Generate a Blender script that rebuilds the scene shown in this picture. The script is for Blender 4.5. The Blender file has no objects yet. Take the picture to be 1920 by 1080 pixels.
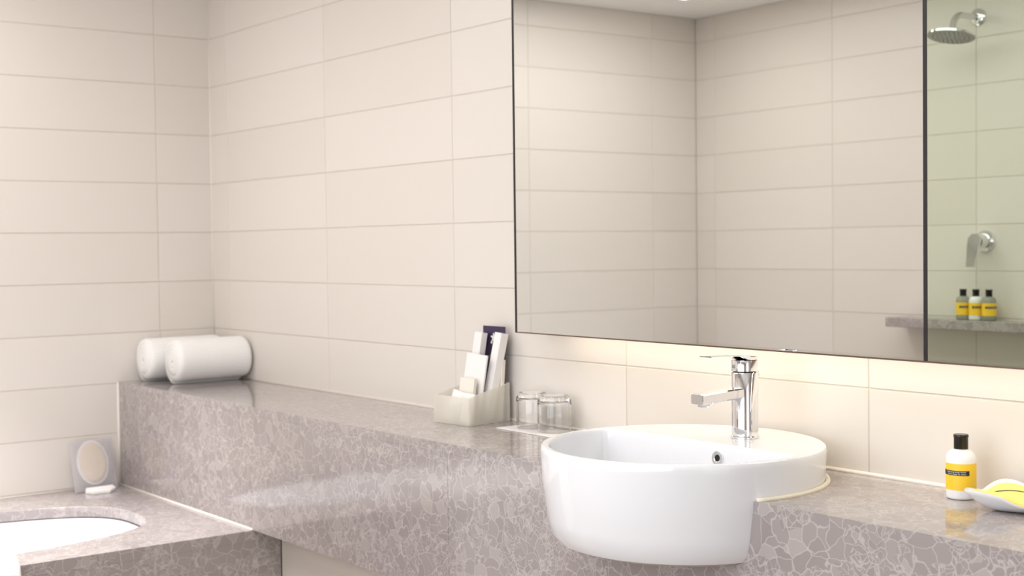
import bpy, bmesh, math, random
from mathutils import Vector, Matrix, noise
random.seed(7)
S = bpy.context.scene
COL = S.collection
PI = math.pi

# ---------------------------------------------------------------- camera
cd = bpy.data.cameras.new('camera'); cam = bpy.data.objects.new('camera', cd); COL.objects.link(cam)
CF = Vector((-0.7927956, 0.6086787, -0.0313915)); CR = Vector((0.6092550, 0.7928640, -0.01323)); CU = Vector((-0.0168364, 0.0296141, 0.9994196))
CPOS = Vector((3.94354, -1.84930, 1.24297))
cam.matrix_world = Matrix(((CR.x, CU.x, -CF.x, CPOS.x), (CR.y, CU.y, -CF.y, CPOS.y), (CR.z, CU.z, -CF.z, CPOS.z), (0, 0, 0, 1)))
cd.sensor_width = 36; cd.lens = 2546.68 / 1920 * 36; cd.clip_start = .05
cd.dof.use_dof = True; cd.dof.focus_distance = 2.25; cd.dof.aperture_fstop = 6.3
S.camera = cam

# ---------------------------------------------------------------- world, lights, exposure
w = bpy.data.worlds.new('world'); S.world = w; w.use_nodes = True
w.node_tree.nodes['Background'].inputs[0].default_value = (.9, .93, 1, 1)
w.node_tree.nodes['Background'].inputs[1].default_value = .5
S.view_settings.view_transform = 'Standard'; S.view_settings.look = 'None'
S.view_settings.gamma = 1; S.view_settings.use_curve_mapping = False
S.view_settings.exposure = 0.04
def area(name, loc, rot, sx, sy, power, color):
    l = bpy.data.lights.new(name, 'AREA'); l.shape = 'RECTANGLE'; l.size = sx; l.size_y = sy
    l.energy = power; l.color = color
    o = bpy.data.objects.new(name, l); o.location = loc; o.rotation_euler = rot; COL.objects.link(o)
    return o
area('ceiling_light_centre', (1.9, -1.25, 2.134), (0, 0, 0), 1.9, 1.0, 16.5, (1, .98, .965))
area('ceiling_light_bath', (.55, -1.30, 2.134), (0, 0, 0), .45, 1.1, 9, (1, .975, .95))
sl = bpy.data.lights.new('bath_downlight', 'SPOT'); sl.energy = 150; sl.spot_size = math.radians(62); sl.spot_blend = .7; sl.shadow_soft_size = .04; sl.color = (1, .985, .97)
so = bpy.data.objects.new('bath_downlight', sl); so.location = (.66, -1.0, 2.12); COL.objects.link(so)
area('window_daylight', (2.78, -2.11, 1.15), (PI / 2, 0, 0), 2.0, 1.2, 21, (.90, .945, 1))
area('side_fill_light', (4.55, -1.10, 1.25), (0, PI / 2, 0), 1.7, .9, 5, (.93, .96, 1))  # added soft fill from the camera side, out of view; no doorway here
area('mirror_strip_light', (2.59, -.070, 1.085), (0, 0, math.radians(-1)), 1.68, .012, 1.25, (1, .90, .70))

# ---------------------------------------------------------------- helpers
def srgb(r, g, b):
    f = lambda c: (c / 255 / 12.92) if c / 255 <= .04045 else ((c / 255 + .055) / 1.055) ** 2.4
    return (f(r), f(g), f(b), 1)
def mat(name, col=None, rough=.5, metal=0, **kw):
    m = bpy.data.materials.new(name); m.use_nodes = True
    b = m.node_tree.nodes['Principled BSDF']
    if col: b.inputs['Base Color'].default_value = col
    b.inputs['Roughness'].default_value = rough; b.inputs['Metallic'].default_value = metal
    for k, v in kw.items(): b.inputs[k.replace('_', ' ')].default_value = v
    return m
class NT:
    def __init__(s, m): s.t = m.node_tree; s.b = s.t.nodes['Principled BSDF']
    def n(s, typ, **kw):
        x = s.t.nodes.new(typ)
        for k, v in kw.items():
            if isinstance(k, str) and k.startswith('i_'): x.inputs[k[2:].replace('_', ' ')].default_value = v
            else: setattr(x, k, v)
        return x
    def l(s, a, b): s.t.links.new(a, b)
def noisy(m, scale, amount, c1, c2, bump=0, bscale=None, detail=3):
    t = NT(m); co = t.n('ShaderNodeTexCoord'); nz = t.n('ShaderNodeTexNoise', i_Scale=scale, i_Detail=detail)
    t.l(co.outputs['Object'], nz.inputs['Vector'])
    r = t.n('ShaderNodeValToRGB'); r.color_ramp.elements[0].position = .5 - amount; r.color_ramp.elements[1].position = .5 + amount
    r.color_ramp.elements[0].color = c1; r.color_ramp.elements[1].color = c2
    t.l(nz.outputs[0], r.inputs[0]); t.l(r.outputs[0], t.b.inputs['Base Color'])
    if bump:
        n2 = t.n('ShaderNodeTexNoise', i_Scale=bscale or scale, i_Detail=detail); t.l(co.outputs['Object'], n2.inputs['Vector'])
        bp = t.n('ShaderNodeBump', i_Strength=bump, i_Distance=.002); t.l(n2.outputs[0], bp.inputs['Height']); t.l(bp.outputs[0], t.b.inputs['Normal'])
    return m
# wall tile: satin cream glaze, every tile a hair different
M_tile = mat('cream_satin_tile', srgb(226, 217, 206), .34, Specular_IOR_Level=.45)
t = NT(M_tile); oi = t.n('ShaderNodeObjectInfo'); rp = t.n('ShaderNodeValToRGB')
rp.color_ramp.elements[0].color = srgb(222, 215, 207); rp.color_ramp.elements[1].color = srgb(226, 219, 212)
t.l(oi.outputs['Random'], rp.inputs[0]); t.l(rp.outputs[0], t.b.inputs['Base Color'])
nz = t.n('ShaderNodeTexNoise', i_Scale=3.0); bp = t.n('ShaderNodeBump', i_Strength=.05, i_Distance=.01); co = t.n('ShaderNodeTexCoord')
t.l(co.outputs['Object'], nz.inputs['Vector']); t.l(nz.outputs[0], bp.inputs['Height']); t.l(bp.outputs[0], t.b.inputs['Normal'])
M_grout = noisy(mat('grout', None, .85), 60, .2, srgb(211, 202, 191), srgb(216, 207, 197))
M_ceil = noisy(mat('ceiling_paint', None, .8), 8, .3, srgb(238, 236, 232), srgb(242, 240, 237))
M_rwall = noisy(mat('right_wall_paint', None, .5), 6, .3, srgb(205, 196, 188), srgb(214, 206, 198))  # light paint for the unseen right wall, kept pale to bounce light onto the basin
M_floor = noisy(mat('floor_stone', None, .3), 5, .3, srgb(128, 108, 88), srgb(142, 120, 98))
M_caulk = mat('white_sealant', srgb(240, 232, 224), .45)
M_cer = mat('white_ceramic', srgb(238, 238, 241), .07, Specular_IOR_Level=.6)
M_acr = mat('white_acrylic', srgb(242, 242, 245), .12)
M_chrome = mat('chrome', srgb(235, 235, 238), .05, 1)
M_dark = mat('dark_void', srgb(12, 12, 14), .5)
M_mirror = mat('mirror_silver', srgb(228, 230, 228), 0.0, 1)
M_mirror2 = mat('mirror_green_tint', srgb(214, 225, 210), 0.0, 1)
M_black = mat('black_anodised', srgb(24, 20, 20), .35)
M_bronze = mat('bronze_edge', srgb(120, 100, 92), .3, .8)
M_backing = mat('mirror_backing', srgb(225, 220, 210), .6)
M_towel = noisy(mat('white_terry', None, .95, Sheen_Weight=.4), 300, .3, srgb(242, 240, 237), srgb(251, 250, 248), .7, 500, 2)
M_card = mat('white_card', srgb(238, 234, 232), .55)
M_cream = mat('cream_card', srgb(232, 226, 214), .55)
M_purple = mat('deep_purple_card', srgb(52, 38, 72), .4)
M_bwhite = mat('bottle_white', srgb(240, 240, 240), .25)
M_cap = mat('black_plastic', srgb(22, 18, 16), .25)
M_yel = mat('yellow_label', srgb(250, 205, 50), .4)
M_yel2 = mat('pale_yellow_wrap', srgb(250, 232, 130), .45)
M_band = mat('label_band', srgb(35, 33, 32), .5)
M_ink = mat('white_ink', srgb(225, 222, 215), .6)
M_clear = mat('clear_grey_plastic', srgb(190, 192, 180), .2, Transmission_Weight=.5, IOR=1.3)
M_sponge = noisy(mat('sponge', None, .9), 120, .3, srgb(226, 208, 184), srgb(240, 226, 205), .6, 200)
M_glass = mat('clear_glass', (1, 1, 1, 1), .0, Transmission_Weight=1, IOR=1.48)
M_shower = mat('brushed_nozzle_face', srgb(160, 160, 160), .35, .7)
def mixed(name, parts):
    """transparent + translucent + glossy sheet plastic"""
    m = bpy.data.materials.new(name); m.use_nodes = True; T = m.node_tree; T.nodes.remove(T.nodes['Principled BSDF'])
    out = T.nodes['Material Output']
    tr = T.nodes.new('ShaderNodeBsdfTransparent'); tr.inputs[0].default_value = parts['tc']
    tl = T.nodes.new('ShaderNodeBsdfTranslucent'); tl.inputs[0].default_value = parts['lc']
    df = T.nodes.new('ShaderNodeBsdfPrincipled'); df.inputs['Base Color'].default_value = parts['lc']; df.inputs['Roughness'].default_value = .25
    m1 = T.nodes.new('ShaderNodeMixShader'); m1.inputs[0].default_value = .5
    m2 = T.nodes.new('ShaderNodeMixShader'); m2.inputs[0].default_value = parts['clear']
    T.links.new(tl.outputs[0], m1.inputs[1]); T.links.new(df.outputs[0], m1.inputs[2])
    T.links.new(m1.outputs[0], m2.inputs[1]); T.links.new(tr.outputs[0], m2.inputs[2]); T.links.new(m2.outputs[0], out.inputs[0])
    return m
M_frost = mixed('frosted_acrylic', dict(tc=(.97, .96, .92, 1), lc=srgb(250, 248, 243), clear=.45))
M_bag = mixed('clear_bag', dict(tc=(.95, .95, .97, 1), lc=srgb(235, 233, 235), clear=.55))
# engineered stone: brown-grey pebbles outlined by fine light veins
def stone(name, ca, cb, cl, vein, rough):
    m = mat(name, None, rough, Specular_IOR_Level=.85); t = NT(m)
    co = t.n('ShaderNodeTexCoord')
    nz = t.n('ShaderNodeTexNoise', i_Scale=22, i_Detail=2); t.l(co.outputs['Object'], nz.inputs['Vector'])
    ad = t.n('ShaderNodeMix', data_type='RGBA', blend_type='LINEAR_LIGHT'); ad.inputs[0].default_value = .022
    t.l(co.outputs['Object'], ad.inputs[6]); t.l(nz.outputs['Color'], ad.inputs[7])
    def cells(sc, wd):
        e = t.n('ShaderNodeTexVoronoi', feature='DISTANCE_TO_EDGE', i_Scale=sc, i_Randomness=1.0); t.l(ad.outputs[2], e.inputs['Vector'])
        f = t.n('ShaderNodeTexVoronoi', feature='F1', i_Scale=sc, i_Randomness=1.0); t.l(ad.outputs[2], f.inputs['Vector'])
        r = t.n('ShaderNodeValToRGB'); r.color_ramp.elements[0].position = wd * .35; r.color_ramp.elements[1].position = wd
        r.color_ramp.elements[0].color = (1, 1, 1, 1); r.color_ramp.elements[1].color = (0, 0, 0, 1)
        t.l(e.outputs['Distance'], r.inputs[0])
        s = t.n('ShaderNodeSeparateColor'); t.l(f.outputs['Color'], s.inputs[0])
        return r.outputs[0], s.outputs[0]
    v1, c1 = cells(34, .038); v2, c2 = cells(80, .05)
    # half of the big cells are broken up into small ones
    msk = t.n('ShaderNodeTexNoise', i_Scale=16, i_Detail=1); t.l(co.outputs['Object'], msk.inputs['Vector'])
    th = t.n('ShaderNodeMath', operation='GREATER_THAN'); th.inputs[1].default_value = .5; t.l(msk.outputs[0], th.inputs[0])
    def mx(f, a, b):
        x = t.n('ShaderNodeMix', data_type='FLOAT'); t.l(f, x.inputs[0])
        for q, y in ((2, a), (3, b)):
            if isinstance(y, (int, float)): x.inputs[q].default_value = y
            else: t.l(y, x.inputs[q])
        return x.outputs[0]
    v2m = t.n('ShaderNodeMath', operation='MAXIMUM'); t.l(v1, v2m.inputs[0]); t.l(v2, v2m.inputs[1])
    v = mx(th.outputs[0], v1, v2m.outputs[0]); c = mx(th.outputs[0], c1, c2)
    cr = t.n('ShaderNodeValToRGB'); cr.color_ramp.elements[0].color = ca; cr.color_ramp.elements[1].color = cb
    cr.color_ramp.elements[0].position = .0; cr.color_ramp.elements[1].position = .8
    e3 = cr.color_ramp.elements.new(.93); e3.color = cl; cr.color_ramp.elements[0].position = .1
    t.l(c, cr.inputs[0])
    mxx = t.n('ShaderNodeMix', data_type='RGBA'); t.l(cr.outputs[0], mxx.inputs[6]); mxx.inputs[7].default_value = vein
    vs = t.n('ShaderNodeMath', operation='MULTIPLY'); vs.inputs[1].default_value = .62; t.l(v, vs.inputs[0]); t.l(vs.outputs[0], mxx.inputs[0])
    t.l(mxx.outputs[2], t.b.inputs['Base Color'])
    return m
M_stone = stone('engineered_stone', srgb(156, 147, 146), srgb(163, 154, 153), srgb(175, 167, 165), srgb(201, 193, 192), .10)

def finish(name, bm, m, parent=None, smooth=False, auto=None):
    me = bpy.data.meshes.new(name)
    bmesh.ops.recalc_face_normals(bm, faces=bm.faces)
    if parent is not None:
        pl = parent.matrix_world.translation if False else ploc(parent)
        bmesh.ops.translate(bm, verts=bm.verts, vec=-pl)
    bm.to_mesh(me); bm.free()
    if smooth:
        for p in me.polygons: p.use_smooth = True
        if auto: me.set_sharp_from_angle(angle=math.radians(auto))
    me.materials.append(m)
    o = bpy.data.objects.new(name, me); COL.objects.link(o)
    if parent is not None: o.parent = parent
    return o
def ploc(o):
    v = Vector((0, 0, 0))
    while o is not None: v += o.location; o = o.parent
    return v
def thing(name, label, cat, loc=(0, 0, 0), group=None):
    o = bpy.data.objects.new(name, None); COL.objects.link(o); o.location = loc; o.empty_display_size = .05
    o['label'] = label; o['category'] = cat
    if group: o['group'] = group
    return o
def tag(o, label, cat, group=None):
    o['label'] = label; o['category'] = cat
    if group: o['group'] = group
    return o
def struct(o): o['kind'] = 'structure'; return o
def box(x0, x1, y0, y1, z0, z1, bev=0, seg=1, bm=None):
    own = bm is None
    if own: bm = bmesh.new()
    vs = [bm.verts.new(p) for p in ((x0, y0, z0), (x1, y0, z0), (x1, y1, z0), (x0, y1, z0), (x0, y0, z1), (x1, y0, z1), (x1, y1, z1), (x0, y1, z1))]
    fs = [bm.faces.new([vs[i] for i in q]) for q in ((0, 3, 2, 1), (4, 5, 6, 7), (0, 1, 5, 4), (1, 2, 6, 5), (2, 3, 7, 6), (3, 0, 4, 7))]
    if bev:
        es = set(e for f in fs for e in f.edges)
        bmesh.ops.bevel(bm, geom=list(es), offset=bev, segments=seg, affect='EDGES', profile=.5)
    return bm
def obox(M, sx, sy, sz, bev=0, seg=1):
    """box sx*sy*sz standing on its base centre, transformed by matrix M"""
    bm = box(-sx / 2, sx / 2, -sy / 2, sy / 2, 0, sz, bev, seg); bm.transform(M); return bm
def loops_mesh(loops, close_first=False, close_last=True, bm=None):
    if bm is None: bm = bmesh.new()
    L = [[bm.verts.new(p) for p in lp] for lp in loops]; n = len(L[0])
    for a, b in zip(L, L[1:]):
        for i in range(n): bm.faces.new((a[i], a[(i + 1) % n], b[(i + 1) % n], b[i]))
    if close_first: bm.faces.new(L[0][::-1])
    if close_last: bm.faces.new(L[-1])
    return bm
def lathe(prof, c=(0, 0, 0), n=48, caps=(True, True), bm=None):
    return loops_mesh([[(c[0] + r * math.cos(2 * PI * i / n), c[1] + r * math.sin(2 * PI * i / n), c[2] + z) for i in range(n)] for r, z in prof], caps[0], caps[1], bm)
def tube(pts, r, n=12, bm=None, caps=True):
    pts = [Vector(p) for p in pts]; loops = []
    up = Vector((0, 0, 1)); prev = None
    for i, p in enumerate(pts):
        d = (pts[min(i + 1, len(pts) - 1)] - pts[max(i - 1, 0)]).normalized()
        if prev is None:
            a = d.cross(up) if abs(d.dot(up)) < .95 else d.cross(Vector((1, 0, 0)))
        else: a = prev - d * prev.dot(d)
        a.normalize(); prev = a; b = d.cross(a)
        rr = r[i] if isinstance(r, (list, tuple)) else r
        loops.append([p + (a * math.cos(2 * PI * k / n) + b * math.sin(2 * PI * k / n)) * rr for k in range(n)])
    return loops_mesh(loops, caps, caps, bm)

# ---------------------------------------------------------------- room
ZC = 2.1415; W = .5993; RZ = .15; Z0 = 1.29587; DY = -2.207; X1 = 4.60
def wall_body(name, *b): return struct(finish(name, box(*b), M_grout))
G = .0016
wall_back = wall_body('wall_back', -.12, X1 + .12, G, .12, 0, ZC)
wall_left = wall_body('wall_left', -.12, -G, DY - .12, .0016, 0, ZC)
wall_front = wall_body('wall_front', -.0, X1, DY - .12, DY - G, 0, ZC)
wall_right = struct(finish('wall_right', box(X1, X1 + .12, DY - .12, G, 0, ZC), M_rwall))
floor = struct(finish('floor', box(-.12, X1 + .12, DY - .12, .12, -.1, 0), M_floor))
ceiling = struct(finish('ceiling', box(-.12, X1 + .12, DY - .12, .12, ZC, ZC + .1), M_ceil))
wall_lower = wall_body('wall_lower', .872, X1, -.2385 + G, -.205, 0, .80)   # tiled wall carrying the counter
tcache = {}
GAP = .0013
def tile_mesh(w_, h_):
    k = (round(w_, 4), round(h_, 4))
    if k not in tcache:
        bm = box(GAP, w_ - GAP, -.0, .005, GAP, h_ - GAP, .0009, 1)
        me = bpy.data.meshes.new('tile'); bmesh.ops.recalc_face_normals(bm, faces=bm.faces); bm.to_mesh(me); bm.free(); me.materials.append(M_tile); tcache[k] = me
    return tcache[k]
def rows(zlo, zhi):
    k = math.floor((zlo - Z0) / RZ); out = []
    while Z0 + k * RZ < zhi - .004:
        a = max(zlo, Z0 + k * RZ); b = min(zhi, Z0 + (k + 1) * RZ)
        if b - a > .006: out.append((a, b))
        k += 1
    return out
def cols(off, lo, hi):
    k = math.floor((lo - off) / W); out = []
    while off + k * W < hi - .004:
        a = max(lo, off + k * W); b = min(hi, off + (k + 1) * W)
        if b - a > .006: out.append((a, b))
        k += 1
    return out
def tiles(wall, kind, plane, off, lo, hi, zlo, zhi):
    for z0, z1 in rows(zlo, zhi):
        for a, b in cols(off, lo, hi):
            o = bpy.data.objects.new('tile', tile_mesh(b - a, z1 - z0)); COL.objects.link(o); o.parent = wall
            # local tile: x along wall, face at y=0 looking to -y
            j = random.uniform(-.0002, .0002)
            if kind == 'back': o.location = (a, plane + j, z0)
            elif kind == 'left': o.rotation_euler = (0, 0, PI / 2); o.location = (plane + j, -b, z0)   # runs along +y
            elif kind == 'front': o.rotation_euler = (0, 0, PI); o.location = (b, plane + j, z0)
tiles(wall_back, 'back', 0, .11255, 0, X1, Z0 - 3 * RZ, ZC)
tiles(wall_left, 'left', 0, .17884, 0, -DY, .36, ZC)
tiles(wall_front, 'front', DY, .106, 0, X1, Z0 - 8 * RZ, ZC)
tiles(wall_lower, 'back', -.2385, .10, .874, X1, .096, .80)
# left tiles face +x
for o in wall_left.children: o.location.x = -abs(o.location.x) * 0 + random.uniform(-.0002, .0002)

# white sealant beads
def bead(name, a, b, r): return struct(finish(name, tube([a, b], r, 8), M_caulk, None, True))
bead('trim_1', (.001, -.001, .852), (.001, -.001, ZC - .001), .0022)
bead('trim_2', (0, -.001, .8515), (X1, -.001, .8515), .0042)
bead('trim_3', (.001, -.316, .542), (.001, -.316, .848), .0035)
bead('trim_4', (0, -.3165, .5415), (.868, -.3165, .5415), .0036)
bead('trim_5', (.001, DY, .5415), (.001, -.316, .5415), .0036)
# window behind the camera side, source of the daylight
win = struct(finish('window_1', box(1.72, 3.85, DY + .001, DY + .05, .50, 1.80, .004), M_ceil))
for a, b in ((1.77, 2.77), (2.79, 3.80)):
    finish('pane', box(a, b, DY + .045, DY + .054, .55, 1.75, .002), mat('frosted_pane', srgb(235, 238, 242), .3), win)

# ---------------------------------------------------------------- stone bath surround, bath
ZD = .54; DX = .87
def sup(cx, cy, a, b, n, N, off=0):
    out = []
    for i in range(N):
        t_ = 2 * PI * i / N; c, s = math.cos(t_), math.sin(t_)
        r = (abs(c / (a + off)) ** n + abs(s / (b + off)) ** n) ** (-1 / n)
        out.append((cx + r * c, cy + r * s))
    return out
TC = (.458, -1.225); TA, TB, TN, NN = .292, .770, 3.0, 160
def rect_pts(cx, cy, x0, x1, y0, y1, N):
    pts = []
    for i in range(N):
        t_ = 2 * PI * i / N; c, s = math.cos(t_), math.sin(t_); k = 1e9
        if c > 1e-9: k = min(k, (x1 - cx) / c)
        if c < -1e-9: k = min(k, (x0 - cx) / c)
        if s > 1e-9: k = min(k, (y1 - cy) / s)
        if s < -1e-9: k = min(k, (y0 - cy) / s)
        pts.append([cx + k * c, cy + k * s])
    for qx, qy in ((x0, y0), (x0, y1), (x1, y0), (x1, y1)):
        j = min(range(N), key=lambda i: (pts[i][0] - qx) ** 2 + (pts[i][1] - qy) ** 2); pts[j] = [qx, qy]
    return pts
surround = thing('bath_surround', 'brown-grey speckled stone deck built around the white bath, below the ledge', 'bath surround', (.45, -1.25, 0))
R0 = rect_pts(*TC, .001, DX, DY + .001, -.2385, NN); hole = sup(*TC, TA, TB, TN, NN); hole2 = sup(*TC, TA, TB, TN, NN, -.0015)
z3 = lambda pts, z: [(x, y, z) for x, y in pts]
deck_lp = [z3(hole, ZD - .028), z3(hole, ZD - .002), z3(sup(*TC, TA, TB, TN, NN, .002), ZD), z3(R0, ZD), z3(R0, ZD - .028)]
bm = loops_mesh(deck_lp, False, False)
L0 = len(deck_lp)
bm.verts.ensure_lookup_table()
for i in range(NN):
    a, b = bm.verts[i], bm.verts[(i + 1) % NN]; c, d = bm.verts[(L0 - 1) * NN + i], bm.verts[(L0 - 1) * NN + (i + 1) % NN]
    bm.faces.new((a, b, d, c))
finish('deck_slab', bm, M_stone, surround)
finish('side_panel', box(DX - .02, DX, DY + .001, -.2385, 0, ZD - .0282), M_stone, surround)
finish('end_panel', box(.001, DX - .0205, -.27, -.2385, 0, ZD - .0282), M_stone, surround)
tub = thing('bathtub', 'white undermounted bath with an oval opening in the stone deck', 'bathtub', (TC[0], TC[1], .05))
lp = []
for off, z in ((.018, ZD - .0285), (.018, ZD - .034), (-.004, ZD - .034), (-.004, ZD - .031), (-.012, ZD - .030), (-.020, ZD - .036), (-.030, ZD - .08), (-.05, ZD - .25), (-.075, ZD - .36), (-.11, ZD - .40), (-.16, ZD - .415), (-.24, ZD - .42)):
    lp.append(z3(sup(*TC, TA, TB, TN, NN, off), z))
lp[0] = z3(sup(*TC, TA, TB, TN, NN, .018), ZD - .0290)
finish('tub_shell', loops_mesh(lp, False, True), M_acr, tub, True, 50)
bm = lathe([(.026, 0), (.028, .004), (.024, .009), (.004, .010)], (0, 0, 0), 32); bm.transform(Matrix.Translation((.245, -1.0, .43)) @ Matrix.Rotation(math.radians(80), 4, 'Y'))
finish('overflow_plate', bm, M_chrome, tub, True, 40)
# folded white towel draped over the edge of the surround
ty1, ty0 = -.897, -1.30
bm = bmesh.new()
prof = []
th = .030
for x, z in ((DX - .20, ZD + .002), (DX - .01, ZD + .002), (DX + .006, ZD - .004), (DX + .006, ZD - .36)): prof.append((x, z))
outer = [(DX + .006 + th, ZD - .36), (DX + .006 + th, ZD - .02), (DX + .026, ZD + .016), (DX + .006, ZD + .030), (DX - .02, ZD + th + .004), (DX - .20, ZD + th)]
ring = prof + outer
ys = [ty0, ty0 + .01, ty1 - .016, ty1 - .006, ty1]
lps = []
for j, y in enumerate(ys):
    sh = (0.010, .003, 0, .004, .011)[j]
    cx = sum(p[0] for p in ring) / len(ring)
    lps.append([(px, y, pz - (sh if k >= len(prof) else 0)) for k, (px, pz) in enumerate(ring)])
draped = tag(finish('bath_towel', loops_mesh(lps, True, True), M_towel, None, True, 60), 'thick white towel hanging over the front edge of the bath surround', 'towel')

# ---------------------------------------------------------------- counter
H = .85; YF = -.315
BC = Vector((2.316, -.245)); BR = .2374; ZR = .909
def bowl_r(z):   # outside radius of the bowl below the counter
    prof = [(.7445, .170), (.7455, .195), (.752, .212), (.765, .2215), (.79, .2265), (.85, .2345), (.905, BR)]
    if z <= prof[0][0]: return prof[0][1]
    for (za, ra), (zb, rb) in zip(prof, prof[1:]):
        if z <= zb: return ra + (rb - ra) * (z - za) / (zb - za)
    return BR
counter = thing('vanity_ledge', 'long brown-grey speckled stone vanity ledge with deep front, running along the tiled wall', 'countertop', (2.3, -.16, H))
# top slab with the round cut-out for the basin
def slab_ring(z):
    return z
cut = [(BC.x + (bowl_r(H) + .001) * math.cos(a), BC.y + (bowl_r(H) + .001) * math.sin(a)) for a in [math.asin((YF - BC.y) / (bowl_r(H) + .001)) + k / 60 * (PI - 2 * math.asin((YF - BC.y) / (bowl_r(H) + .001))) for k in range(61)]]
cut.sort(key=lambda p: 0)   # from right-hand front corner round the back to the left-hand one
poly = [(.001, YF)] + [(.001, -.0015), (X1, -.0015), (X1, YF)] + cut[:]
def prism(poly, mapf, a, b, bev=0):
    bm = bmesh.new()
    A = [bm.verts.new(mapf(p, a)) for p in poly]; B = [bm.verts.new(mapf(p, b)) for p in poly]
    bm.faces.new(A); bm.faces.new(B[::-1]); n = len(poly)
    for i in range(n): bm.faces.new((A[i], A[(i + 1) % n], B[(i + 1) % n], B[i]))
    return bm
finish('top_slab', prism(poly, lambda p, z: (p[0], p[1], z), H - .02, H), M_stone, counter)
def notch():
    out = []
    for k in range(33):
        z = H - .02 - (H - .02 - .7445) * k / 32; r = bowl_r(z) + .0008; dx = math.sqrt(max(r * r - (YF - BC.y) ** 2, 0)); out.append((dx, z))
    return out
nt = notch(); J = 1.7266
pr = [(.001, ZD + .0005), (.001, H - .0202), (J - .0004, H - .0202), (J - .0004, ZD + .0005)]
mp = lambda p, y: (p[0], y, p[1])
finish('front_panel', prism(pr, mp, YF + .02, YF), M_stone, counter)
pr = [(J + .0004, ZD + .0005), (J + .0004, H - .0202)] + [(BC.x - dx, z) for dx, z in nt] + [(BC.x + dx, z) for dx, z in nt[::-1]] + [(X1, H - .0202), (X1, ZD + .0005)]
finish('front_panel', prism(pr, mp, YF + .02, YF), M_stone, counter)
finish('soffit', box(DX + .003, X1, YF + .0205, -.240, ZD + .0005, ZD + .02), M_stone, counter)

# ---------------------------------------------------------------- semi-recessed basin
basin = thing('washbasin', 'round white semi-recessed ceramic washbasin projecting from the stone ledge', 'sink', (BC.x, BC.y, .7445))
NB = 144; bc = Vector((2.316, -.345))
YCH = -.213; RI = .2235; FL = .022
def d_shape(s):
    """rounded D inset by s, polar about bc"""
    R_ = RI - s - FL; Y_ = YCH - s - FL
    cy = math.sqrt(max(R_ * R_ - (Y_ - BC.y) ** 2, 0))
    def dist(p):
        q = p - BC
        if q.length <= R_ and p.y <= Y_: return 0
        c = Vector((p.x, Y_)) if p.y > Y_ else p
        if (c - BC).length <= R_: return (p - c).length
        c = BC + q.normalized() * R_
        if c.y <= Y_: return (p - c).length
        e = Vector((BC.x + math.copysign(cy, q.x), Y_)); return (p - e).length
    out = []
    for i in range(NB):
        d = Vector((math.cos(2 * PI * i / NB), math.sin(2 * PI * i / NB))); lo, hi = 0, .5
        for _ in range(26):
            m_ = (lo + hi) / 2
            if dist(bc + d * m_) <= FL: lo = m_
            else: hi = m_
        out.append(bc + d * lo)
    return out
def circ(r):
    out = []
    for i in range(NB):
        d = Vector((math.cos(2 * PI * i / NB), math.sin(2 * PI * i / NB))); q = bc - BC
        b_ = q.dot(d); out.append(bc + d * (-b_ + math.sqrt(b_ * b_ - (q.length_squared - r * r))))
    return out
lps = []
for r, z in ((.12, .7445), (.170, .7445), (.195, .7455), (.212, .752), (.2215, .765), (.2265, .79), (.2345, .85), (.2367, .890), (BR, .900), (.2371, .9045), (.2357, .9075), (.2338, .9087), (.2328, .909), (.2318, .909)):
    lps.append([(p.x, p.y, z) for p in circ(r)])
for s, z in ((-.0048, .909), (-.0038, .909), (-.0028, .9088), (-.001, .9081), (.0004, .9065), (.0012, .9045), (.0018, .901), (.0028, .885), (.009, .84), (.014, .805), (.022, .785), (.035, .775), (.055, .770), (.080, .767), (.098, .766)):
    lps.append([(p.x, p.y, z) for p in d_shape(s)])
# the tap ledge sits a touch lower than the rim: extra ring handled by the flat between rim and bowl
finish('bowl', loops_mesh(lps, True, True), M_cer, basin, True, 30)
# overflow and drain
def ringpart(name, c, ro, ri, t_, m, parent, rot=None, hole=True):
    if hole: prof = [(ri, -.001), (ri, t_ * .6), ((ri + ro) / 2, t_), (ro * .96, t_ * .8), (ro, 0), (ro, -.001)]
    else: prof = [(ro, -.001), (ro, t_), (ro * .6, t_)]
    bm = lathe(prof, (0, 0, 0), 36, (not hole, not hole))
    bm.transform(Matrix.Translation(c) @ (rot or Matrix.Identity(4)))
    return finish(name, bm, m, parent, True, 50)
oc = Vector((2.3716, YCH - .0035, .886)); rr = Matrix.Rotation(PI / 2 + math.radians(-5), 4, 'X')
ringpart('overflow_ring', oc, .0122, .0058, .0035, M_chrome, basin, rr)
ringpart('overflow_hole', oc + Vector((0, -.0006, 0)), .0062, 0, .0006, M_dark, basin, rr, False)
ringpart('drain', Vector((bc.x, bc.y, .7665)), .032, 0, .004, M_chrome, basin, None, False)
# sealant round the back of the basin
arc = [(BC.x + .2385 * math.cos(a), BC.y + .2385 * math.sin(a), .8515) for a in [math.radians(-16.5 + 213 * k / 80) for k in range(81)]]
finish('sealant_ring', tube(arc, .0042, 8), mat('aged_sealant', srgb(240, 232, 214), .45), basin, True)

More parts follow.
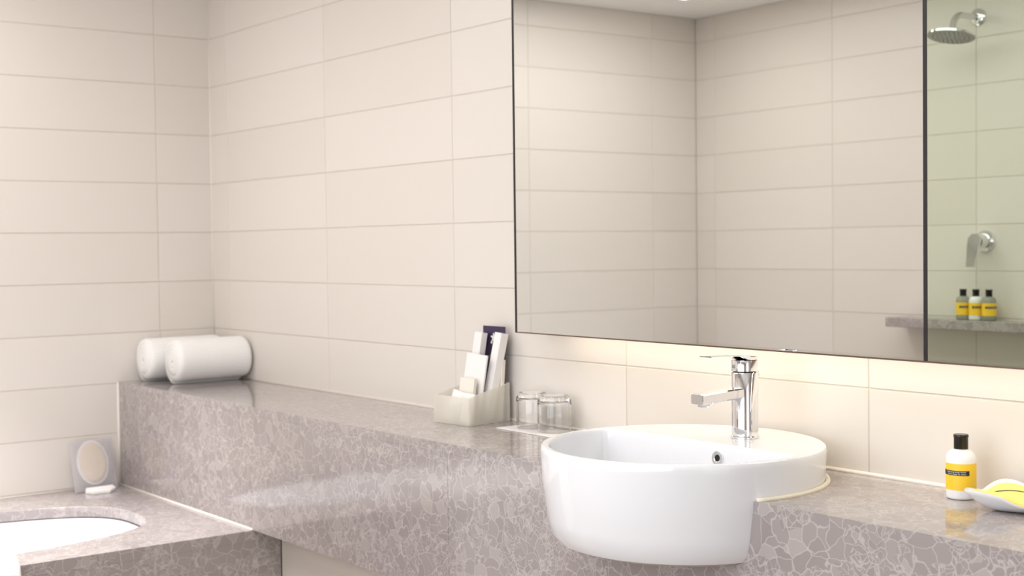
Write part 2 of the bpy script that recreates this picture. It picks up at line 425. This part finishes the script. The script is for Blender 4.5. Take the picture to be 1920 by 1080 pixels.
# ---------------------------------------------------------------- tap
TX, TY, TZ = 2.3475, -.125, ZR
tap = thing('basin_tap', 'chrome single-lever mixer tap standing on the back of the white basin', 'tap', (TX, TY, TZ))
TR = .0228
finish('base_flange', lathe([(TR + .0016, .0003), (TR + .0016, .003), (TR, .0045)], (TX, TY, TZ), 64), M_chrome, tap, True, 40)
finish('body', lathe([(TR, .004), (TR, .111), (TR - .0012, .1125)], (TX, TY, TZ), 64), M_chrome, tap, True, 40)
finish('cartridge_neck', lathe([(TR - .003, .1125), (TR - .003, .1145)], (TX, TY, TZ), 48), M_dark, tap, True, 40)
finish('lever_collar', lathe([(TR - .001, .1142), (TR, .1150), (TR, .132), (TR - .001, .1335)], (TX, TY, TZ), 64), M_chrome, tap, True, 40)
# spout: flat rectangular arm towards the bowl
bm = bmesh.new(); sw = .0145
lps = []
for y, zc, hh, ww in ((TY - .010, TZ + .0785, .0088, sw), (TY - .06, TZ + .077, .0088, sw), (TY - .108, TZ + .0745, .0090, sw), (TY - .1145, TZ + .0743, .0090, sw - .0005), (TY - .116, TZ + .0742, .0082, sw - .0018)):
    k = .0022; q = []
    for sx, sz in ((1, 1), (-1, 1), (-1, -1), (1, -1)):
        pts = [(sx * ww, sz * (hh - k)), (sx * (ww - k), sz * hh)]
        if sx * sz < 0: pts = pts[::-1]
        q += pts
    lps.append([(TX + a, y, zc + b) for a, b in q])
spout = finish('spout', loops_mesh(lps, True, True), M_chrome, tap, True, 35)
finish('aerator', lathe([(.0105, -.0045), (.0112, -.002), (.0112, .004)], (TX, TY - .099, TZ + .0655), 32), M_chrome, spout, True, 40)
# lever: thin plate flush with the collar, pointing over the spout and rising slightly
bm = bmesh.new(); lps = []
for k in range(15):
    u = k / 14; y = TY + .0205 - u * .115
    hw = TR * .93 * math.sqrt(max(0, 1 - ((y - TY) / .0226) ** 2)) if y > TY + .004 else TR * .93
    if y < TY: hw = TR * .93 - (TR * .93 - .0150) * min(1, (TY - y) / .05)
    if k == 14: hw -= .0015
    zb = TZ + .1335 + (.0 if y > TY - .01 else .0075 * min(1, (TY - .01 - y) / .02) ** 1.0) + max(0, TY - y) * .03
    zt = TZ + .1395 + max(0, TY - y) * .050 + .0015 * math.sin(PI * u)
    hw = max(hw, .006)
    lps.append([(TX - hw, y, zb + .0006), (TX - hw + .0012, y, zb), (TX + hw - .0012, y, zb), (TX + hw, y, zb + .0006), (TX + hw, y, zt - .001), (TX + hw - .0016, y, zt), (TX - hw + .0016, y, zt), (TX - hw, y, zt - .001)])
finish('lever', loops_mesh(lps, True, True), M_chrome, tap, True, 35)
bm = lathe([(.0032, 0), (.0032, .0006), (.0022, .0010)], (0, 0, 0), 20); bm.transform(Matrix.Translation((TX - .004, TY - TR - .0001, TZ + .123)) @ Matrix.Rotation(PI / 2, 4, 'X'))
finish('index_mark', bm, M_shower, tap, True, 40)
bm = tube([(TX + .006, TY + TR + .001, TZ + .1), (TX + .006, TY + TR + .001, TZ + .109)], .0026, 10)
bmesh.ops.translate(bm, verts=bm.verts, vec=(0, .003, .004)); finish('pop_up_knob', bm, M_chrome, tap, True)

# ---------------------------------------------------------------- mirror
# hung a hand's breadth proud of the wall on a box, one degree out of parallel
MO = Vector((2.345, -.115, 1.060))
MX0, MX1, MDIV, MZ0, MZ1, MY = MO.x - .6650, MO.x + 1.15, MO.x + .3640, 1.0590, 2.03, MO.y
mir = thing('wall_mirror', 'large dark-edged wall mirror in two panels, lit from behind, over the washbasin', 'mirror', MO)
finish('mirror_glass', box(MX0 + .0045, MDIV - .0035, MY, MY + .004, MZ0 + .0025, MZ1 - .003), M_mirror, mir)
o = finish('mirror_glass', box(MDIV + .0035, MX1 - .0045, MY, MY + .004, MZ0 + .0025, MZ1 - .003), M_mirror2, mir); o['label'] = 'mirror panel with a pale green tint'
finish('divider', box(MDIV - .0034, MDIV + .0034, MY - .0006, MY + .004, MZ0 + .0025, MZ1 - .003), M_black, mir)
finish('frame', box(MX0, MX0 + .0044, MY - .0012, MY + .022, MZ0, MZ1), M_black, mir)
finish('frame', box(MX1 - .0044, MX1, MY - .0012, MY + .022, MZ0, MZ1), M_black, mir)
finish('frame', box(MX0 + .0045, MX1 - .0045, MY - .0012, MY + .022, MZ0, MZ0 + .0024), M_bronze, mir)
finish('frame', box(MX0 + .0045, MX1 - .0045, MY - .0012, MY + .022, MZ1 - .0024, MZ1), M_black, mir)
finish('backing_board', box(MX0 + .0046, MX1 - .0046, MY + .0042, MY + .012, MZ0 + .0026, MZ1 - .0026), M_backing, mir)
finish('mounting_box', box(MX0 + .05, MX1 - .05, MY + .0122, -.040, MZ0 + .045, MZ1 - .05), M_backing, mir)
mir.rotation_euler = (-.0015, 0, math.radians(-1))

# ---------------------------------------------------------------- rolled towels
def towel_roll(label, x, y0, y1, R_, seed, start):
    th_ = .0135; turns = R_ / (th_ * 1.0) - .6
    N = 150; inner = []; outer = []
    rnd = random.Random(seed)
    for k in range(N + 1):
        a = turns * 2 * PI * k / N; r = .008 + (R_ - .008) * k / N
        ang = start - turns * 2 * PI + a
        outer.append(((r) * math.cos(ang), (r) * math.sin(ang)))
        rin = max(r - th_ * .93, .002); inner.append((rin * math.cos(ang), rin * math.sin(ang)))
    sec = outer + inner[::-1]
    zmin = min(p[1] for p in sec)
    lps = []
    L = y1 - y0
    ny = 26
    for j in range(ny + 1):
        u = j / ny; y = y0 + L * u; e = min(u, 1 - u) * L
        k = 1 - .06 * max(0, 1 - e / .012) ** 2
        wv = 0
        lp_ = []
        for (px, pz) in sec:
            rr_ = math.hypot(px, pz)
            sc = k * (1 + .010 * noise.noise(Vector((px * 12, y * 14, seed))) + .006 * noise.noise(Vector((px * 40, y * 40, seed + 5 + pz * 40))))
            bulge = (1 - (rr_ / R_) ** 2) * .006
            yy = y + (-bulge if u < .5 else bulge) * (1 if e < .02 else 0)
            lp_.append((x + px * sc, yy, H + max(-zmin + pz * sc + .0005, .0006)))
        lps.append(lp_)
    bm = loops_mesh(lps, False, False)
    n = len(sec); bm.verts.ensure_lookup_table()
    for base in (0, ny * n):
        for i in range(N):
            q = (bm.verts[base + i], bm.verts[base + i + 1], bm.verts[base + n - 2 - i], bm.verts[base + n - 1 - i])
            bm.faces.new(q)
    return tag(finish('rolled_towel', bm, M_towel, None, True, 70), label, 'towel', None)
towel_roll('rolled white towel in front, nearer the basin, on the stone ledge', .2175, -.232, -.012, .0705, 3, -PI / 2 - .25)
towel_roll('rolled white towel in the corner against the left wall, behind the other roll', .0765, -.262, -.026, .0695, 9, -PI / 2 - .30)

# ---------------------------------------------------------------- packaged bath sponge leaning on the left wall
sp = thing('packaged_sponge', 'oval beige bath sponge in a clear packet leaning on the left wall by the bath', 'sponge', (.06, -.412, ZD))
tilt = math.atan2(.052, .150)
# local frame: u along +y, v up the lean, w out of the wall
U = Vector((0, 1, 0)); V = Vector((-math.sin(tilt), 0, math.cos(tilt))); Wn = Vector((math.cos(tilt), 0, math.sin(tilt)))
O = Vector((.066, -.412, ZD + .0035))
FM = Matrix(((Wn.x, U.x, V.x, O.x), (Wn.y, U.y, V.y, O.y), (Wn.z, U.z, V.z, O.z), (0, 0, 0, 1)))
bm = bmesh.new(); lps = []
nU, nV = 14, 14
for side in (-1, 1):
    g = [[bm.verts.new((side * (.0008 + .0080 * (max(0, 1 - (2 * i / nU - 1) ** 2) * max(0, 1 - (2 * j / nV - 1) ** 2)) ** .5) + .0009 * noise.noise(Vector((i * .9, j * .9, side * 3))), -.064 + .128 * i / nU, .150 * j / nV)) for j in range(nV + 1)] for i in range(nU + 1)]
    for i in range(nU):
        for j in range(nV): bm.faces.new((g[i][j], g[i + 1][j], g[i + 1][j + 1], g[i][j + 1]))
bmesh.ops.remove_doubles(bm, verts=bm.verts, dist=.0003)
bm.transform(FM); finish('packet', bm, M_bag, sp, True)
bm = lathe([(.25, -.0055), (.8, -.0055), (.97, -.003), (1, 0), (.97, .003), (.8, .0055), (.25, .0062)], (0, 0, 0), 40)
bm.transform(FM @ Matrix.Translation((0, .0, .083)) @ Matrix.Rotation(PI / 2, 4, 'Y') @ Matrix.Diagonal((.060, .0405, 1, 1)))
finish('sponge_pad', bm, M_sponge, sp, True, 60)
bm = lathe([(.25, -.004), (.9, -.004), (1, -.002), (1, .002), (.9, .004), (.25, .004)], (0, 0, 0), 40)
bm.transform(FM @ Matrix.Translation((-.0015, .0, .083)) @ Matrix.Rotation(PI / 2, 4, 'Y') @ Matrix.Diagonal((.067, .0475, .5, 1)))
finish('sponge_border', bm, M_card, sp, True, 60)
# folded tag at the foot
bm = bmesh.new()
P = [(.082, -.452, .0012), (.112, -.440, .0012), (.117, -.392, .0012), (.098, -.368, .006), (.086, -.372, .012), (.078, -.448, .010)]
A = [bm.verts.new((x, y, ZD + z)) for x, y, z in P]; B = [bm.verts.new((x, y, ZD + z + .006)) for x, y, z in P]
bm.faces.new(A); bm.faces.new(B[::-1])
for i in range(6): bm.faces.new((A[i], A[(i + 1) % 6], B[(i + 1) % 6], B[i]))
finish('foot_tag', bm, M_card, sp)

# ---------------------------------------------------------------- amenity caddy and its contents
CA = Vector((1.4326, -.1466)); CU2 = Vector((math.cos(math.radians(5.2)), math.sin(math.radians(5.2)))); CV2 = Vector((-CU2.y, CU2.x))
CW, CDp = .120, .122; ZB = H + .0005
def cp(u, v, z): p = CA + CU2 * u + CV2 * v; return (p.x, p.y, ZB + z)
cad = thing('amenity_caddy', 'frosted translucent plastic caddy holding toiletry boxes, left of the tumblers', 'organizer', cp(CW / 2, CDp / 2, 0))
def cbox(u0, u1, v0, v1, zf): # prism in caddy frame, zf(v)->top height
    bm = bmesh.new()
    A = [bm.verts.new(cp(u, v, z)) for u, v, z in ((u0, v0, 0), (u1, v0, 0), (u1, v1, 0), (u0, v1, 0))]
    B = [bm.verts.new(cp(u, v, zf(v))) for u, v in ((u0, v0), (u1, v0), (u1, v1), (u0, v1))]
    bm.faces.new(A[::-1]); bm.faces.new(B)
    for i in range(4): bm.faces.new((A[i], A[(i + 1) % 4], B[(i + 1) % 4], B[i]))
    bmesh.ops.bevel(bm, geom=list(bm.edges), offset=.0006, segments=1, affect='EDGES')
    return bm
top = lambda v: .061 + .026 * v / CDp
T = .0028
finish('front_wall', cbox(0, CW, 0, T, top), M_frost, cad)
finish('back_wall', cbox(0, CW, CDp - T, CDp, top), M_frost, cad)
finish('side_wall', cbox(0, T, T + .0001, CDp - T - .0001, top), M_frost, cad)
finish('side_wall', cbox(CW - T, CW, T + .0001, CDp - T - .0001, top), M_frost, cad)
finish('base', cbox(T + .0001, CW - T - .0001, T + .0001, CDp - T - .0001, lambda v: .003), M_frost, cad)
finish('partition', cbox(T + .0002, CW - T - .0002, .058, .0596, lambda v: .030), M_frost, cad)
def caddy_item(name, label, cat, u, v, lean_back, lean_side, rot, sx, sy, sz, m, z=.0035, bev=.0008, group=None):
    o3 = Vector(cp(u, v, z))
    Mx = Matrix.Translation(o3) @ Matrix.Rotation(math.radians(5.2 + rot), 4, 'Z') @ Matrix.Rotation(math.radians(-lean_back), 4, 'X') @ Matrix.Rotation(math.radians(lean_side), 4, 'Y')
    o = finish(name, obox(Matrix.Identity(4), sx, sy, sz, bev), m); o.matrix_world = Mx
    return tag(o, label, cat, group), Mx
# card at the back
card, MC = caddy_item('folded_card', 'deep purple card with a pale emblem, tallest at the back of the caddy', 'card', .0765, .1130, .6, .4, -3, .080, .0015, .208, M_purple)
def flat_on(parent, name, poly, m, y, Mx):
    bm = bmesh.new(); A = [bm.verts.new((px, y, pz)) for px, pz in poly]; B = [bm.verts.new((px, y + .0004, pz)) for px, pz in poly]
    bm.faces.new(A); bm.faces.new(B[::-1]); n = len(A)
    for i in range(n): bm.faces.new((A[i], A[(i + 1) % n], B[(i + 1) % n], B[i]))
    me = bpy.data.meshes.new(name); bmesh.ops.recalc_face_normals(bm, faces=bm.faces); bm.to_mesh(me); bm.free(); me.materials.append(m)
    o = bpy.data.objects.new(name, me); COL.objects.link(o); o.parent = parent; return o
em = []
for i in range(40):
    a = 2 * PI * i / 40; r = .0075 + .0035 * math.cos(5 * a); em.append((-.001 + r * math.sin(a), .182 + r * math.cos(a)))
flat_on(card, 'emblem', em, M_ink, -.0013, MC)
flat_on(card, 'emblem_dot', [(-.0085 + .003 * math.cos(2 * PI * i / 16), .171 + .003 * math.sin(2 * PI * i / 16)) for i in range(16)], M_ink, -.0013, MC)
M_print = mat('print_grey', srgb(120, 115, 105), .6)
for k, z_ in enumerate((.140, .135)):
    flat_on(card, 'print_line', [(-.016, z_), (-.002, z_), (-.002, z_ + .003), (-.016, z_ + .003)], M_print, -.0013, MC)
caddy_item('toiletry_box', 'slim tall white toiletry carton, left of the two tallest in the caddy', 'box', .036, .074, 9, 2.0, -8, .030, .016, .196, M_card)
caddy_item('toiletry_box', 'slim tall white toiletry carton, right one of the two tallest, before the purple card', 'box', .094, .072, 11, 4.0, -3, .024, .021, .198, M_card)
caddy_item('toiletry_sachet', 'wide flat white sachet in front of the left tall carton in the caddy', 'sachet', .062, .0500, 8, 3.5, 0, .068, .005, .149, M_card)
caddy_item('toiletry_box', 'small white carton behind the right tall carton, at the back right of the caddy', 'box', .1055, .0985, 4, .5, 0, .021, .010, .135, M_cream)
caddy_item('soap_carton', 'small cream carton standing low in the middle of the caddy', 'box', .064, .0350, 7, 2.0, 0, .048, .009, .096, M_cream)
caddy_item('cotton_packet', 'small white packet lying tilted in the front of the caddy', 'packet', .044, .0150, 10, 12, 3, .034, .008, .070, M_card)
caddy_item('soap_packet', 'small folded white packet at the front right of the caddy', 'packet', .0955, .0120, 9, 2, 0, .038, .007, .066, M_card)

# ---------------------------------------------------------------- tumblers upside down on a paper mat
bm = box(-.098, .105, -.052, .040, 0, .0018, .0004); bm.transform(Matrix.Translation((1.712, -.058, H + .0003)) @ Matrix.Rotation(math.radians(-1), 4, 'Z'))
tag(finish('paper_mat', bm, M_card), 'white paper mat on the ledge beneath the two upturned tumblers', 'mat')
def tumbler(label, x, y):
    bm = bmesh.new(); z = H + .0024
    o_ = [(.0342, 0), (.0350, .0006), (.0358, .03), (.0358, .060), (.0350, .0655), (.0318, .0695), (.0305, .0730), (.0292, .0762), (.026, .0772)]
    i_ = [(.024, .0630), (.0310, .0625), (.0332, .0590), (.0340, .055), (.0340, .03), (.0332, .0006)]
    loops = [[(x + r * math.cos(2 * PI * k / 64), y + r * math.sin(2 * PI * k / 64), z + h) for k in range(64)] for r, h in o_]
    loops_i = [[(x + r * math.cos(2 * PI * k / 64), y + r * math.sin(2 * PI * k / 64), z + h) for k in range(64)] for r, h in i_]
    lo = [[bm.verts.new(p) for p in lp_] for lp_ in loops]; li = [[bm.verts.new(p) for p in lp_] for lp_ in loops_i]
    def br(A, B):
        for k in range(64): bm.faces.new((A[k], A[(k + 1) % 64], B[(k + 1) % 64], B[k]))
    for a, b in zip(lo, lo[1:]): br(a, b)
    for a, b in zip(li, li[1:]): br(a, b)
    br(li[-1], lo[0]); bm.faces.new(lo[-1]); bm.faces.new(li[0])
    return tag(finish('tumbler', bm, M_glass, None, True, 50), label, 'glass')
tumbler('upturned clear glass tumbler nearest the caddy, on the paper mat', 1.667, -.050)
tumbler('upturned clear glass tumbler nearest the washbasin, on the paper mat', 1.748, -.056)

# ---------------------------------------------------------------- toiletry bottles
def text_mesh(body, size):
    c = bpy.data.curves.new('lettering', 'FONT'); c.body = body; c.size = size; c.resolution_u = 2; c.align_x = 'RIGHT'; c.extrude = 0
    o = bpy.data.objects.new('lettering', c); COL.objects.link(o)
    dg = bpy.context.evaluated_depsgraph_get(); me = bpy.data.meshes.new_from_object(o.evaluated_get(dg)); bpy.data.objects.remove(o); return me
BRd = .0221
def band_mesh(r, a0, a1, z0, z1, n=40, t_=.0003):
    bm = bmesh.new(); full = abs(a1 - a0) > 2 * PI - .01
    if full: return lathe([(r, z0), (r + t_, z0), (r + t_, z1), (r, z1)], (0, 0, 0), 64, (False, False))
    lp_ = [[((r_) * math.cos(a0 + (a1 - a0) * k / n), (r_) * math.sin(a0 + (a1 - a0) * k / n), z) for r_, z in ((r, z0), (r + t_, z0), (r + t_, z1), (r, z1))] for k in range(n + 1)]
    return loops_mesh(lp_, True, True)
def wrap_text(body, size, r, a_end, z):
    me = text_mesh(body, size)
    for v in me.vertices:
        a = a_end + v.co.x / r; v.co = Vector((r * math.cos(a), r * math.sin(a), z + v.co.y))
    return me
def make_bottle(label, loc, body_m, group=None, aend=-24):
    b = thing('toiletry_bottle', label, 'bottle', loc, group)
    def part(name, bm, m, smooth=True, parent=b):
        me = bpy.data.meshes.new(name); bmesh.ops.recalc_face_normals(bm, faces=bm.faces); bm.to_mesh(me); bm.free(); me.materials.append(m)
        if smooth:
            for p in me.polygons: p.use_smooth = True
            me.set_sharp_from_angle(angle=math.radians(45))
        o = bpy.data.objects.new(name, me); COL.objects.link(o); o.parent = parent; return o
    prof = [(.016, 0), (.0205, .0004), (.0218, .0020), (.0221, .004)] + [(.0221, .058)]
    for k in range(1, 9):
        a = k / 8 * math.radians(80); prof.append((.0095 + .0126 * math.cos(a) ** 1.0, .058 + .0165 * math.sin(a)))
    prof += [(.0098, .0750), (.0098, .0768)]
    part('body', lathe(prof, (0, 0, 0), 64), body_m)
    cap = part('cap', lathe([(.0104, .0752), (.0106, .0757), (.0106, .0925), (.0112, .0932), (.0112, .0962), (.0104, .0972)], (0, 0, 0), 48), M_cap)
    lab = part('label_wrap', band_mesh(BRd + .0001, 0, 2 * PI, .0145, .0545), M_yel)
    ae = math.radians(aend)
    bd = part('label_band', band_mesh(BRd + .0005, ae - 2.35, ae, .0370, .0442), M_band, True, lab)
    for s_, sz, z_, m in (('hydrating body lotion', .0036, .0413, M_ink), ('lotion pour le corps', .0036, .0381, M_ink)):
        me = wrap_text(s_, sz, BRd + .00095, ae - .22, z_); me.materials.clear(); me.materials.append(m)
        o = bpy.data.objects.new('lettering', me); COL.objects.link(o); o.parent = lab
    return b
mainb = make_bottle('white toiletry bottle with yellow label and black cap standing on the ledge beside the dish', (2.7275, -.060, H + .0003), M_bwhite)

# ---------------------------------------------------------------- soap dish and yellow wrapped soap
DCc = Vector((2.836, -.080)); dr = Vector((.609, .793)); df = Vector((-.793, .609))
dish = thing('soap_dish', 'small white pointed ceramic dish holding a yellow packet at the right end', 'dish', (DCc.x, DCc.y, H))
def dpt(s, k, h):  # angle, radial fraction, height
    n_ = 1.45; c, sn = math.cos(s), math.sin(s)
    a_, b_ = .078, .052
    r = (abs(c / a_) ** n_ + abs(sn / b_) ** n_) ** (-1 / n_) * k
    p = DCc + dr * r * c + df * r * sn
    return (p.x, p.y, H + h)
def rimh(s):
    back = max(0, math.sin(s)); side = abs(math.cos(s)); front = max(0, -math.sin(s))
    return max(.0285 * side ** 2.2, .033 * back ** 2.0) + .0105 * front ** 2 * 1.0 + .004 * (1 - abs(math.cos(2 * s)))
ND = 96; lps = []
for k, f_ in ((.30, 0.0), (.42, .0), (.48, .03), (.62, .16), (.80, .48), (.93, .82), (1.0, 1.0)):
    lps.append([dpt(2 * PI * i / ND, k, .0006 + f_ * rimh(2 * PI * i / ND)) for i in range(ND)])
for k, f_ in ((1.0, 1.05), (.975, 1.05), (.93, .93), (.80, .62), (.62, .32), (.45, .20), (.25, .15)):
    lps.append([dpt(2 * PI * i / ND, k, .0022 + f_ * rimh(2 * PI * i / ND)) for i in range(ND)])
finish('bowl', loops_mesh(lps, True, True), M_cer, dish, True, 70)
def ptop(k, s): return .0050 + .85 * rimh(s) * k ** 1.6 + .017 * (1 - k * k)
lps = [[dpt(2 * PI * i / ND, k, g(k, 2 * PI * i / ND)) for i in range(ND)] for k, g in
       [(q, lambda k, s: .0030 + .45 * rimh(s) * k ** 1.6 + .002 * (1 - k)) for q in (.2, .5, .7)] + [(.84, lambda k, s: .0034 + .58 * rimh(s)), (.90, lambda k, s: .0044 + .68 * rimh(s))] +
       [(q, ptop) for q in (.885, .85, .78, .7, .6, .5, .4, .3, .2, .1, .04)]]
pk = tag(finish('wrapped_soap', loops_mesh(lps, True, True), M_yel2, None, True, 60), 'pale yellow wrapped packet with a thin dark stripe lying in the white dish', 'soap')
bm = bmesh.new(); A = []; B = []
def surf(u, v):  # point on packet top at dish coords (dr,df)
    s = math.atan2(v, u); n_ = 1.45; r = math.hypot(u, v); R_ = (abs(math.cos(s) / .078) ** n_ + abs(math.sin(s) / .052) ** n_) ** (-1 / n_); k = r / R_
    p = DCc + dr * u + df * v; return Vector((p.x, p.y, H + ptop(min(k, .88), s) + .0007))
for k in range(25):
    u = -.034 + .084 * k / 24; v = .024 - .018 * k / 24
    A.append(bm.verts.new(surf(u, v - .0012))); B.append(bm.verts.new(surf(u, v + .0012)))
for k in range(24): bm.faces.new((A[k], A[k + 1], B[k + 1], B[k]))
finish('stripe', bm, M_band, pk)

# ---------------------------------------------------------------- shower fittings on the opposite wall (seen in the mirror)
def RY(y): return -.09 - y     # mirrored depth -> room depth
shelf = tag(finish('shower_shelf', box(1.025, 1.66, DY + .0005, -2.10, .9605, .992, .0015), M_stone), 'brown-grey stone shelf on the far wall, seen in the mirror, holding three bottles', 'shelf')
GRP = None
for lab, x, m in (('bottle with yellow label and clear shoulders, leftmost of the three in the mirror', 1.292, M_clear), ('white bottle with yellow label, middle of the three on the mirrored shelf', 1.340, M_bwhite), ('bottle with yellow label and clear shoulders, rightmost of the three in the mirror', 1.388, M_clear)):
    # mirrored view comes from a virtual camera behind the wall: face the label towards the room
    make_bottle(lab, (x, -2.155, .9924), m, None, 85)
SX = 1.312
sh = thing('overhead_shower', 'round chrome overhead shower on a bent wall arm, reflected top right in the mirror', 'shower', (SX, DY, 1.960))
ZS = 1.960
bm = lathe([(.028, 0), (.028, .004), (.022, .010), (.012, .012)], (0, 0, 0), 40); bm.transform(Matrix.Translation((SX, DY + .0003, ZS)) @ Matrix.Rotation(-PI / 2, 4, 'X')); finish('wall_flange', bm, M_chrome, sh, True, 40)
pts = [(SX, DY + .010, ZS)] + [(SX, DY + .085 + .045 * math.sin(a), ZS - .045 + .045 * math.cos(a)) for a in [k / 10 * PI / 2 * .9 for k in range(11)]]
pts.append((SX, pts[-1][1] + .006, pts[-1][2] - .014))
finish('arm', tube(pts, .0105, 16), M_chrome, sh, True, 60)
e = Vector(pts[-1])
HM = Matrix.Translation(e) @ Matrix.Rotation(math.radians(11), 4, 'X')
bm = lathe([(.011, .006), (.018, .0), (.030, -.006), (.066, -.012), (.0735, -.016), (.0735, -.022)], (0, 0, 0), 56, (True, False)); bm.transform(HM); finish('shell', bm, M_chrome, sh, True, 40)
bm = lathe([(.0733, -.0222), (.070, -.0236), (.03, -.0242)], (0, 0, 0), 56); bm.transform(HM); face = finish('spray_face', bm, M_shower, sh, True, 40)
bm = bmesh.new()
for rr_, n_ in ((.014, 6), (.028, 12), (.042, 18), (.056, 24)):
    for k in range(n_):
        a = 2 * PI * k / n_; lathe([(.0016, -.0234), (.0012, -.0256)], (rr_ * math.cos(a), rr_ * math.sin(a), 0), 6, (True, True), bm)
bm.transform(HM); nz_ = finish('nozzles', bm, M_band, sh); nz_['kind'] = 'stuff'
mx_ = thing('shower_mixer', 'round chrome shower mixer with a flat lever pointing down, seen in the mirror', 'shower mixer', (1.339, DY, 1.243))
c = Vector((1.339, DY + .0003, 1.243))
RX = Matrix.Rotation(-PI / 2, 4, 'X')
bm = lathe([(.036, 0), (.036, .004), (.033, .008), (.02, .009)], (0, 0, 0), 48); bm.transform(Matrix.Translation(c) @ RX); finish('wall_plate', bm, M_chrome, mx_, True, 40)
bm = lathe([(.024, .009), (.024, .045), (.022, .048)], (0, 0, 0), 48); bm.transform(Matrix.Translation(c) @ RX); finish('knob', bm, M_chrome, mx_, True, 40)
bm = bmesh.new(); lps = []
for k in range(9):
    u = k / 8; z = c.z + .022 - u * .105; y = c.y + .0485 + .028 * u; hw = .023 if u < .3 else .023 - .009 * (u - .3) / .7
    if u == 0: hw = .012
    lps.append([(c.x - hw, y, z), (c.x + hw, y, z), (c.x + hw, y + .007, z + .0015), (c.x - hw, y + .007, z + .0015)])
finish('lever', loops_mesh(lps, True, True), M_chrome, mx_, True, 35)
